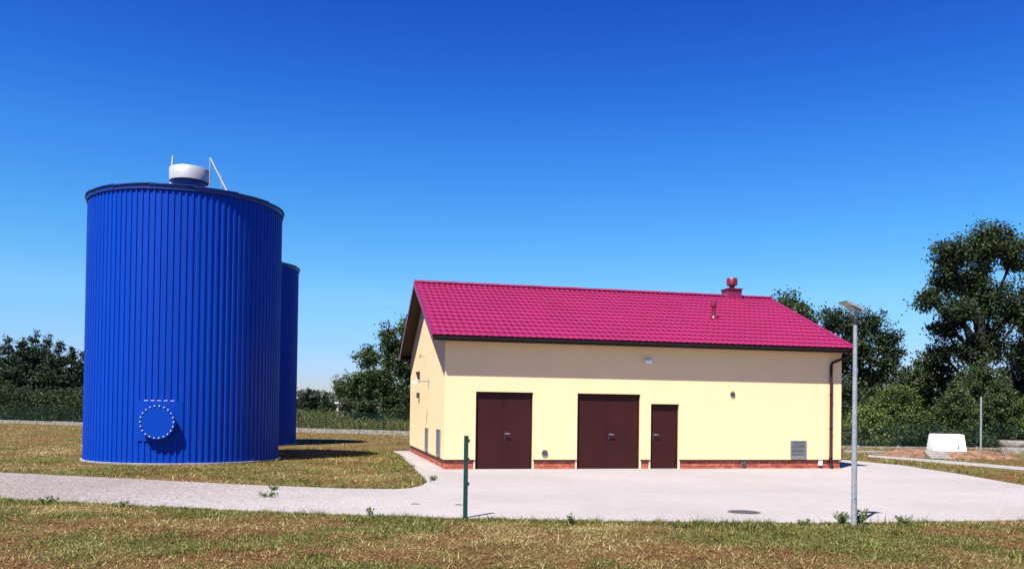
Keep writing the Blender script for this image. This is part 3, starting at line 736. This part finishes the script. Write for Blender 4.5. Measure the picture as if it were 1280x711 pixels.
# ------------------------------------------------------------------ trees and shrubs
def crown_points(lobes, nleaf, clump=.5, shell=.55, stray=.12):
    vol = np.array([(l[3]*l[4]*l[5])**(2/3) for l in lobes]); P = []
    for l, k in zip(lobes, vol/vol.sum()):
        c = np.array(l[:3]); r = np.array(l[3:6]); n = int(nleaf*k)
        nc_ = max(6, int(n/55)); u = unit(nc_)
        rad = shell+(1.0-shell)*rng.random(nc_)**.6
        rad *= 1+rng.normal(0, stray, nc_)
        cc = c+u*r*rad[:, None]
        cs = clump*rng.uniform(.5, 1.3, nc_)
        idx = rng.integers(0, nc_, n)
        off = rng.normal(size=(n, 3))*[.5, .5, .36]
        P.append(cc[idx]+off*cs[idx][:, None])
    return np.concatenate(P)
def make_tree(name, label, cat, base, lobes, nleaf, leaf, m, trunk=.22, group=None, clump=.5, shell=.5, limbs=True, aspect=.6, stray=.12):
    t = empty(name, base); tag(t, label, cat, group)
    b = np.array(base); lob = [tuple(np.array(l[:3])-b)+tuple(l[3:6]) for l in lobes]
    tops = max(l[2]+l[5]*.4 for l in lob); cx = np.mean([l[0] for l in lob]); cy = np.mean([l[1] for l in lob])
    tk = MB()
    hs_ = [0, .1, .3, .5, .7, 1]
    spine = [Vector((cx*k**1.2+math.sin(k*5+b[0])*.12*tops*.1, cy*k**1.2, -.15+tops*k if k == 0 else tops*k)) for k in hs_]
    tk.tube(spine, [trunk*1.35, trunk*1.05, trunk*.9, trunk*.7, trunk*.45, trunk*.12], 9)
    if limbs:
        for l in lob:
            e = Vector(l[:3]); zz = max(.12*tops, min(tops*.75, e.z*.62)); k = zz/tops
            s = Vector((cx*k**1.2, cy*k**1.2, zz)); mid = s.lerp(e, .5)+Vector((0, 0, -.08*(e-s).length))
            tk.tube([s, mid, e], [trunk*.42, trunk*.28, trunk*.1], 6)
            for q in range(3):
                w_ = Vector(rng.normal(size=3)).normalized(); ee = e+Vector((w_.x*l[3], w_.y*l[4], abs(w_.z)*l[5]))*.8
                tk.tube([mid.lerp(e, .5+.15*q), ee], [trunk*.16, trunk*.04], 5)
    tk.build('trunk', M['bark'], t, True)
    P = crown_points(lob, nleaf, clump, shell, stray)
    P = P[P[:, 2] > .08]
    quads('crown', leaves(P, leaf, aspect), m, t)
    return t
def L(px, py, Y, rx, rz, dy=0, ry=None):
    """lobe from its place in the photo: centre pixel at distance Y, half sizes in pixels"""
    c = at(px, py, Y+dy); s = Y/F_PX
    return (c.x, c.y, c.z, rx*s, (ry or rx)*s, rz*s)

Y = 54
base = at(1222, 540, Y); base = (base.x, base.y, 0)
make_tree('tall_tree', 'tallest tree on the right with a broad open dark green crown', 'tree', base,
  [L(1238, 306, Y, 34, 32), L(1188, 318, Y, 20, 24, -1), L(1268, 318, Y, 20, 24, 1), L(1212, 350, Y, 30, 26, 1), L(1163, 372, Y, 18, 15, -1), L(1178, 352, Y, 16, 16),
   L(1200, 392, Y, 24, 22, -1.5), L(1240, 380, Y, 30, 30), L(1180, 410, Y, 18, 14), L(1236, 430, Y, 26, 26, .5), L(1282, 388, Y, 22, 26, -1), L(1300, 350, Y, 24, 30), L(1212, 440, Y, 22, 20, -1), L(1288, 440, Y, 20, 24), L(1176, 440, Y, 12, 10)],
  62000, .17, M['leaf_dark'], .42, 'trees beyond the right fence', clump=.55, shell=.12, stray=.18)
Y = 62
base = at(1075, 540, Y); base = (base.x, base.y, 0)
make_tree('broad_tree', 'dark spreading tree behind the solar lamp post', 'tree', base,
  [L(1045, 402, Y, 22, 18), L(1080, 405, Y, 26, 20), L(1108, 425, Y, 20, 20), L(1060, 440, Y, 34, 28), L(1100, 465, Y, 28, 26), L(1118, 445, Y, 12, 14), L(1068, 490, Y, 34, 30), L(1030, 440, Y, 18, 30), L(1095, 500, Y, 30, 22)],
  34000, .19, M['leaf_dark'], .35, 'trees beyond the right fence', clump=.55, shell=.1, stray=.17)
Y = 50
base = at(985, 540, Y); base = (base.x, base.y, 0)
make_tree('round_tree', 'leafy green tree rising behind the right end of the crimson roof', 'tree', base,
  [L(985, 388, Y, 24, 22), L(1005, 400, Y, 16, 16), L(962, 392, Y, 16, 16), L(988, 430, Y, 34, 34), L(1010, 440, Y, 18, 26), L(975, 470, Y, 36, 30)],
  22000, .17, M['leaf_mid'], .3, 'trees beyond the right fence', clump=.5, shell=.3)
Y = 58
base = at(1160, 540, Y); base = (base.x, base.y, 0)
make_tree('dark_tree', 'dark lower tree between the lamp post tree and the tallest tree', 'tree', base,
  [L(1165, 452, Y, 20, 16), L(1150, 475, Y, 28, 22), L(1185, 480, Y, 24, 24), L(1135, 495, Y, 26, 22), L(1165, 505, Y, 34, 24)],
  20000, .19, M['leaf_dark'], .28, 'trees beyond the right fence', clump=.5, shell=.2)
Y = 60
base = at(1275, 545, Y); base = (base.x, base.y, 0)
make_tree('edge_tree', 'dark tree cut by the right edge of the view', 'tree', base,
  [L(1275, 450, Y, 22, 26), L(1300, 420, Y, 26, 40), L(1262, 480, Y, 24, 24), L(1300, 490, Y, 36, 40)],
  16000, .2, M['leaf_dark'], .3, 'trees beyond the right fence', clump=.5, shell=.25)
SH = [  # px, py, Y, rx, rz, material, label
 (1120, 500, 50, 30, 22, 'leaf_light', 'light green rounded bush before the dark trees'),
 (1196, 515, 49, 42, 36, 'leaf_mid', 'wide green bush right behind the white hatch'),
 (1250, 512, 49.5, 34, 40, 'leaf_mid', 'tall green bush behind the thin metal pole'),
 (1085, 528, 49, 28, 24, 'leaf_light', 'low pale green bush by the fence beside the lamp post'),
 (1145, 536, 48.5, 26, 20, 'leaf_mid', 'low dark bush at the fence left of the white hatch'),
 (1290, 525, 49, 24, 34, 'leaf_light', 'pale green bush at the right edge behind the concrete well'),
 (1060, 505, 52, 26, 34, 'leaf_dark', 'dark bush close to the building corner'),
 (1225, 475, 51, 36, 22, 'leaf_mid', 'upper green bush at the foot of the tallest tree')]
for px, py, Y, rx, rz, mk, lb in SH:
    b_ = at(px, 540, Y); gz = at(px, py, Y).z; s = Y/F_PX
    lob = [L(px, py, Y, rx*.75, rz*.8), L(px-rx*.55, py+rz*.35, Y, rx*.5, rz*.6, -.4), L(px+rx*.55, py+rz*.3, Y, rx*.5, rz*.65, .3), L(px, py-rz*.45, Y, rx*.45, rz*.5)]
    lob.append((b_.x, b_.y, max(.5, gz*.45), rx*s*.95, rx*s*.7, max(.5, gz*.5)))
    make_tree('shrub', lb, 'bush', (b_.x, b_.y, 0), lob, 14000, .125, M[mk], .09, 'bushes along the right fence', clump=.34, shell=.5, stray=.2)
# undergrowth filling in behind the right fence
n = 30000; x = rng.uniform(13, 42, n); y = 47.2+rng.random(n)*4.0; hgt = (.3+2.1*vnoise(x, y, .6, 5)**1.5)*(.6+.4*(y-47)/4)
P = np.stack([x, y, hgt*rng.random(n)**.7], 1)
o = quads('undergrowth', leaves(P, .12, .5), M['leaf_dark']); tag(o, 'tangled green undergrowth along the foot of the right trees', 'undergrowth', kind='stuff')

Y = 78
base = at(482, 545, Y); base = (base.x, base.y, 0)
make_tree('leafy_tree', 'big leafy tree left of the building gable beyond the fence', 'tree', base,
  [L(512, 410, Y, 14, 16), L(488, 424, Y, 18, 18), L(462, 448, Y, 16, 16), L(500, 450, Y, 24, 22), L(446, 478, Y, 16, 14), L(476, 478, Y, 28, 22, -1), L(520, 470, Y, 24, 30), L(500, 500, Y, 26, 22, -1.5), L(470, 505, Y, 20, 16, -1)],
  34000, .22, M['leaf_mid'], .35, 'trees beyond the left fence', clump=.6, shell=.25, stray=.16)
Y = 88
base = at(444, 545, Y); base = (base.x, base.y, 0)
make_tree('small_tree', 'smaller green tree at the left foot of the big leafy tree', 'tree', base,
  [L(440, 488, Y, 16, 13), L(455, 492, Y, 16, 14), L(428, 487, Y, 9, 8)], 9000, .22, M['leaf_mid'], .16, 'trees beyond the left fence', clump=.5, shell=.3)
Y = 90
base = at(424, 545, Y); base = (base.x, base.y, 0)
make_tree('grey_shrub', 'sparse greyish shrub left of the small green tree', 'bush', base,
  [L(421, 476, Y, 6, 6), L(426, 482, Y, 8, 8), L(424, 496, Y, 6, 10)], 1500, .16, M['leaf_grey'], .07, None, clump=.4, shell=.3)
Y = 70
for k, (px, py, rx, rz, mk, lb) in enumerate(((458, 512, 17, 13, 'leaf_dark', 'dark bush under the big leafy tree by the far shed'), (500, 516, 22, 14, 'leaf_dark', 'dark bush under the big leafy tree beside the gable'), (437, 507, 9, 7, 'leaf_dark', 'small dark bush right in front of the far shed'))):
    YY = Y+k*6; b_ = at(px, 540, YY); s = YY/F_PX
    make_tree('shrub', lb, 'bush', (b_.x, b_.y, 0), [L(px, py, YY, rx, rz), L(px-rx*.5, py+5, YY, rx*.6, rz*.8), L(px+rx*.5, py+4, YY, rx*.6, rz*.8), (b_.x, b_.y, .7, rx*s, rx*s*.6, .7)],
              6000, .2, M[mk], .08, 'bushes beyond the left fence', clump=.4, shell=.3)
# conifers and pines far left
def conifer(px, ptop, Y, wpx, label, name='pine_tree', m='leaf_pine', group='pines beyond the maize', nl=13000, leaf=.36):
    b_ = at(px, 540, Y); tz = at(px, ptop, Y).z; s = Y/F_PX; lob = []
    for k in range(8):
        f_ = k/7; z = tz*(.12+.76*f_); r = wpx*1.2*s*(1-.75*f_**2.2)*rng.uniform(.75, 1.2)
        for q in range(3 if f_ < .8 else 2):
            a = rng.random()*6.28; lob.append((b_.x+math.cos(a)*r*.5, b_.y+math.sin(a)*r*.5, z+rng.normal()*.25, r*.62, r*.62, tz*.075))
    lob.append((b_.x, b_.y, tz*.95, wpx*s*.13, wpx*s*.13, tz*.05))
    return make_tree(name, label, 'tree', (b_.x, b_.y, 0), lob, nl, leaf, M[m], .2, group, clump=.5, shell=.15, limbs=False, aspect=.42, stray=.18)
PN = [(-18, 424, 112, 26, 'pine at the far left edge, cut by the view'), (8, 419, 118, 24, 'dark pine standing second from the left edge'), (27, 421, 112, 20, 'pine with thin pointed top left of the tallest pine'),
      (43, 413, 116, 24, 'tallest dark pine of the far left wood'), (58, 416, 120, 20, 'pointed dark pine just right of the tallest pine'), (72, 426, 112, 20, 'broad pine right of the tallest pines'),
      (88, 431, 118, 18, 'lower pine near the left edge of the blue tank'), (104, 438, 114, 20, 'pine partly hidden by the left edge of the blue tank'), (126, 440, 118, 24, None), (16, 440, 106, 26, 'low dark pine in front of the far left pines'), (62, 445, 106, 28, 'low broad pine in front of the tallest pines')]
for px, pt, Y, wp, lb in PN:
    if lb: conifer(px, pt, Y, wp, lb)
for px, pt, Y, wp, lb in ((384, 484, 125, 9, 'small far conifer right beside the second blue tank'), (376, 489, 128, 12, 'low dark far tree touching the edge of the second tank'), (394, 489, 126, 9, 'second small far conifer from the blue tanks'), (406, 491, 124, 8, 'pointed dark far conifer left of the grey shrub'), (416, 496, 126, 10, 'lowest far conifer beside the grey shrub'), (400, 497, 130, 14, 'broad dark far tree behind the small conifers')):
    conifer(px, pt, Y, wp, lb, 'far_conifer', 'leaf_pine', 'far conifers behind the meadow', nl=3500)
# far hedge of woodland closing the horizon (reads as one mass)
n = 60000; x = rng.uniform(-170, 190, n); y = 170+rng.random(n)*20; hgt = 2.6+2.2*vnoise(x, y*0, .09, 8)+1.2*vnoise(x, y, .5, 9)
P = np.stack([x, y, hgt*rng.random(n)**.6], 1)
o = quads('distant_wood', leaves(P, .55, .5), M['leaf_pine']); tag(o, 'distant dark strip of woodland along the horizon', 'wood', kind='stuff')

# ------------------------------------------------------------------ maize and meadow behind the left fence
def fence_y(x): return 80.4 + (x+53.5)*(54.9-80.4)/(50.5)
n = 60000; x = rng.uniform(-66, -31, n); y = fence_y(x)+.9+rng.random(n)**1.5*11
hgt = 2.2+.9*vnoise(x, y, .6, 11)+.6*vnoise(x, y, 2.5, 12)+.5*(rng.random(n) < .04)
P = np.stack([x, y, hgt*rng.random(n)**.75], 1)
d = rng.normal(size=(n, 3))*[.6, .6, .35]+[0, 0, .55]; d /= np.linalg.norm(d, axis=1)[:, None]
wv_ = np.cross(d, unit(n)); wv_ /= np.linalg.norm(wv_, axis=1)[:, None]; Ls = rng.uniform(.25, .6, n)[:, None]
V = np.empty((n, 4, 3)); V[:, 0] = P-d*Ls*.5; V[:, 1] = P+wv_*.045; V[:, 2] = P+d*Ls*.5-np.array([0, 0, .08]); V[:, 3] = P-wv_*.045
o = quads('maize', V.reshape(-1, 3), M['leaf_maize']); tag(o, 'dense dark green maize standing behind the far left fence', 'maize', kind='stuff')
n = 42000; x = rng.uniform(-31, 2, n); y = fence_y(x)+.6+rng.random(n)**1.3*40
hgt = (.5+1.1*vnoise(x, y, .35, 13)+.4*vnoise(x, y, 1.5, 14))*np.clip(1.15-(x+22)/26, .3, 1)
P = np.stack([x, y, hgt*rng.random(n)**.7], 1)
d = rng.normal(size=(n, 3))*[.5, .5, .3]+[0, 0, .6]; d /= np.linalg.norm(d, axis=1)[:, None]
wv_ = np.cross(d, unit(n)); wv_ /= np.linalg.norm(wv_, axis=1)[:, None]; Ls = rng.uniform(.15, .5, n)[:, None]
V = np.empty((n, 4, 3)); V[:, 0] = P-d*Ls*.5; V[:, 1] = P+wv_*.035; V[:, 2] = P+d*Ls*.5; V[:, 3] = P-wv_*.035
o = quads('meadow', V.reshape(-1, 3), M['meadow']); tag(o, 'tall dry meadow weeds behind the fence left of the building', 'meadow', kind='stuff')
b_ = at(22, 520, 82.5)
ys = empty('yellow_shrub', (b_.x, b_.y, 0)); tag(ys, 'yellowing spreading plant in front of the maize at the far left', 'plant')
tk = MB(); P = []
for k, (ax, az) in enumerate(((-1.5, 1.9), (-.8, 2.5), (.1, 2.9), (.8, 2.4), (1.7, 2.1), (-1.9, 1.2), (1.3, 1.3))):
    tk.tube([(0, 0, -.1), (ax*.4, 0, az*.5), (ax, -.1, az)], [.05, .03, .012], 5)
    for q in range(70):
        f_ = rng.random()**.5; P.append((ax*f_+rng.normal()*.12, rng.normal()*.15-.2, az*f_+rng.normal()*.12))
tk.build('stem', M['bark'], ys); quads('foliage', leaves(np.array(P), .17, .5), M['leaf_yellow'], ys)

# ------------------------------------------------------------------ lawn: straw, green blades and brown thatch
def blades(x, y, ln, wd, tilt, m, name, label):
    n = len(x); a = rng.uniform(0, 2*math.pi, n); h = np.sin(tilt)*ln; r = np.cos(tilt)*ln
    dx, dy = np.cos(a), np.sin(a); V = np.empty((n, 3, 3))
    z0 = rng.uniform(-.004, .010, n)+.055*np.clip(.6*vnoise(x, y, 5, 61)+.4*vnoise(x, y, 13, 62)-.42, 0, 1)*rng.random(n)**.5
    V[:, 0] = np.stack([x-dy*wd, y+dx*wd, z0], 1); V[:, 1] = np.stack([x+dy*wd, y-dx*wd, z0], 1)
    V[:, 2] = np.stack([x+dx*r, y+dy*r, z0+h], 1)
    o = quads(name, V.reshape(-1, 3), m, None, 3); tag(o, label, 'grass', kind='stuff'); return o
def lawn_points(n, x0, x1, y0, y1):
    x = rng.uniform(x0, x1, n); y = rng.uniform(y0, y1, n)
    k = inside(x, y, PAVE) & ~((vnoise(x, y, 3, 40) > .93) & (rng.random(n) < .0))
    k |= (x+11.131)**2+(y-28.563)**2 < 3.2**2; k |= (x+13.58)**2+(y-40.47)**2 < 3.2**2
    k |= inside(x, y, [(p.x, p.y) for p in RPATH])
    lx = (x-mx)*math.cos(R(12))-(y-my)*math.sin(R(12)); ly = (x-mx)*math.sin(R(12))+(y-my)*math.cos(R(12))
    k |= (np.abs(lx) < 2.3) & (np.abs(ly) < 1.4)
    k |= (y > fence_y(x)-.25) & (x < 10) & (y > 50)
    k |= (y > 47)&(x > 10)
    k |= np.abs(x/np.maximum(y, 1)) > np.where(y < 17, 1.6, .85)
    return x[~k], y[~k]
def edge_dist(x, y):
    """distance in metres to the paving outline"""
    d = np.full(len(x), 9e9); n = len(PAVE)
    for i in range(n):
        ax, ay = PAVE[i]; bx_, by_ = PAVE[(i+1) % n]; ex, ey = bx_-ax, by_-ay; l2 = ex*ex+ey*ey
        t = np.clip(((x-ax)*ex+(y-ay)*ey)/l2, 0, 1); d = np.minimum(d, np.hypot(x-ax-t*ex, y-ay-t*ey))
    return d
S, Gn, B = [], [], []
for n, bx0, bx1, by0, by1, sc in ((900000, -13, 13, 7.2, 16.6, 1.0), (200000, -26, -2, 17.5, 34, 1.7), (60000, 12.5, 26, 15, 46.5, 2.2), (150000, -52, 2, 33, 76, 2.9), (20000, 8, 20, 30, 47, 2.4), (60000, 13, 21, 8, 16.6, 1.5), (30000, -21, -13, 8, 20, 1.5)):
    x, y = lawn_points(n//9, bx0, bx1, by0, by1)
    m_ = rng.integers(5, 14, len(x)); ci = np.repeat(np.arange(len(x)), m_); cs_ = (.018+.05*rng.random(len(x)))[ci]*sc**.7
    x = x[ci]+rng.normal(size=len(ci))*cs_; y = y[ci]+rng.normal(size=len(ci))*cs_; hk = rng.uniform(.5, 1.5, len(m_))[ci]
    e = edge_dist(x, y)
    gnoise = .55*vnoise(x, y, .55, 21)+.30*vnoise(x, y, 1.7, 22)+.15*vnoise(x, y, 6, 23)
    near = np.exp(-e/.9)
    dry = .6*vnoise(x, y, .4, 31)+.4*vnoise(x, y, 2.3, 32)
    strip = (y < 16.6)
    pg = np.clip((gnoise-.47)*3.2+.30+.55*near-np.where(strip, .38*np.clip((12.6-y-.12*x)/2.2, 0, 1.3)-.10, .07), .03, .92)
    r = (.5*rng.random(len(m_))[ci]+.5*rng.random(len(x))); isg = r < pg
    isb = (~isg) & (rng.random(len(x)) < np.clip((dry-.40)*2.8+.35+np.where(strip, .12, -.15), .08, .78))
    iss = ~isg & ~isb
    keep = rng.random(len(x)) < np.where(isb, .9, 1)
    for sel, lst in ((iss, S), (isg, Gn), (isb & keep, B)):
        lst.append((x[sel], y[sel], np.full(sel.sum(), sc), near[sel], hk[sel]))
def cat(l): return [np.concatenate([a[i] for a in l]) for i in range(5)]
x, y, sc, nr_, hk = cat(S); n = len(x)
blades(x, y, np.where(rng.random(n) < .18, rng.uniform(.06, .14, n), rng.uniform(.015, .05, n))*sc**.6*hk, rng.uniform(.002, .0065, n)*sc, rng.uniform(-.1, .7, n), M['straw'], 'mown_straw', 'pale dry mown straw scattered over the lawns')
x, y, sc, nr_, hk = cat(Gn); n = len(x)
blades(x, y, rng.uniform(.018, .055, n)*sc**.6*(1+2.2*nr_*rng.random(n)*np.clip(3*vnoise(x, y, 2.2, 51)-.9, .15, 2.2))*hk, rng.uniform(.003, .0075, n)*sc, rng.uniform(0, .95, n), M['grass'], 'green_grass', 'patches of short green grass on the lawns')
x, y, sc, nr_, hk = cat(B); n = len(x)
blades(x, y, rng.uniform(.012, .045, n)*sc**.6*hk, rng.uniform(.0025, .007, n)*sc, rng.uniform(-.1, .7, n), M['thatch'], 'brown_thatch', 'reddish brown withered thatch between the grass')

# weeds and tufts that stand out singly
def weed(px, py, h, spread, n, label, kind='weed', z=0, m='weed'):
    q = G(px, py); t = empty(kind, (q.x, q.y, z)); tag(t, label, 'weed', 'weeds along the paving')
    st = MB(); P = []
    for k in range(n):
        a = rng.random()*6.28; r = spread*rng.random()**.5; hh_ = h*rng.uniform(.5, 1)
        e = Vector((math.cos(a)*r, math.sin(a)*r, hh_)); st.tube([(e.x*.15, e.y*.15, -.03), (e.x*.5, e.y*.5, hh_*.6), e], [.005, .004, .002], 4)
        for q_ in range(9):
            f_ = rng.uniform(.2, 1); P.append((e.x*(.15+.85*f_)+rng.normal()*.015, e.y*(.15+.85*f_)+rng.normal()*.015, max(.01, hh_*f_+rng.normal()*.012)))
    st.build('stem', M['weed'], t); quads('leaves', leaves(np.array(P), .05, .5), M[m], t)
weed(1076, 655, .30, .13, 16, 'dark leafy weed right against the lamp post')
weed(1052, 655, .22, .16, 26, 'bright green tuft just left of the lamp post')
weed(541, 601, .16, .16, 14, 'small weed at the tip of the lawn corner by the building')
weed(335, 622, .12, .22, 12, 'thin weeds growing through the track beside the near tank lawn', z=.015)
weed(343, 613, .09, .18, 9, 'smaller weeds behind the others growing through the track', z=.015)
weed(462, 646, .20, .05, 5, 'thin upright weed at the track edge left of the green post')
weed(715, 655, .16, .10, 10, 'low weed at the paving edge right of the green post')
weed(1003, 657, .12, .14, 9, 'low weed between the manhole cover and the lamp post')
weed(1130, 655, .17, .16, 14, 'green weed at the paving edge right of the lamp post')
weed(60, 630, .16, .2, 14, 'weed tuft at the track edge far left')
weed(150, 634, .14, .18, 10, 'weed tuft at the track edge below the blue tank')
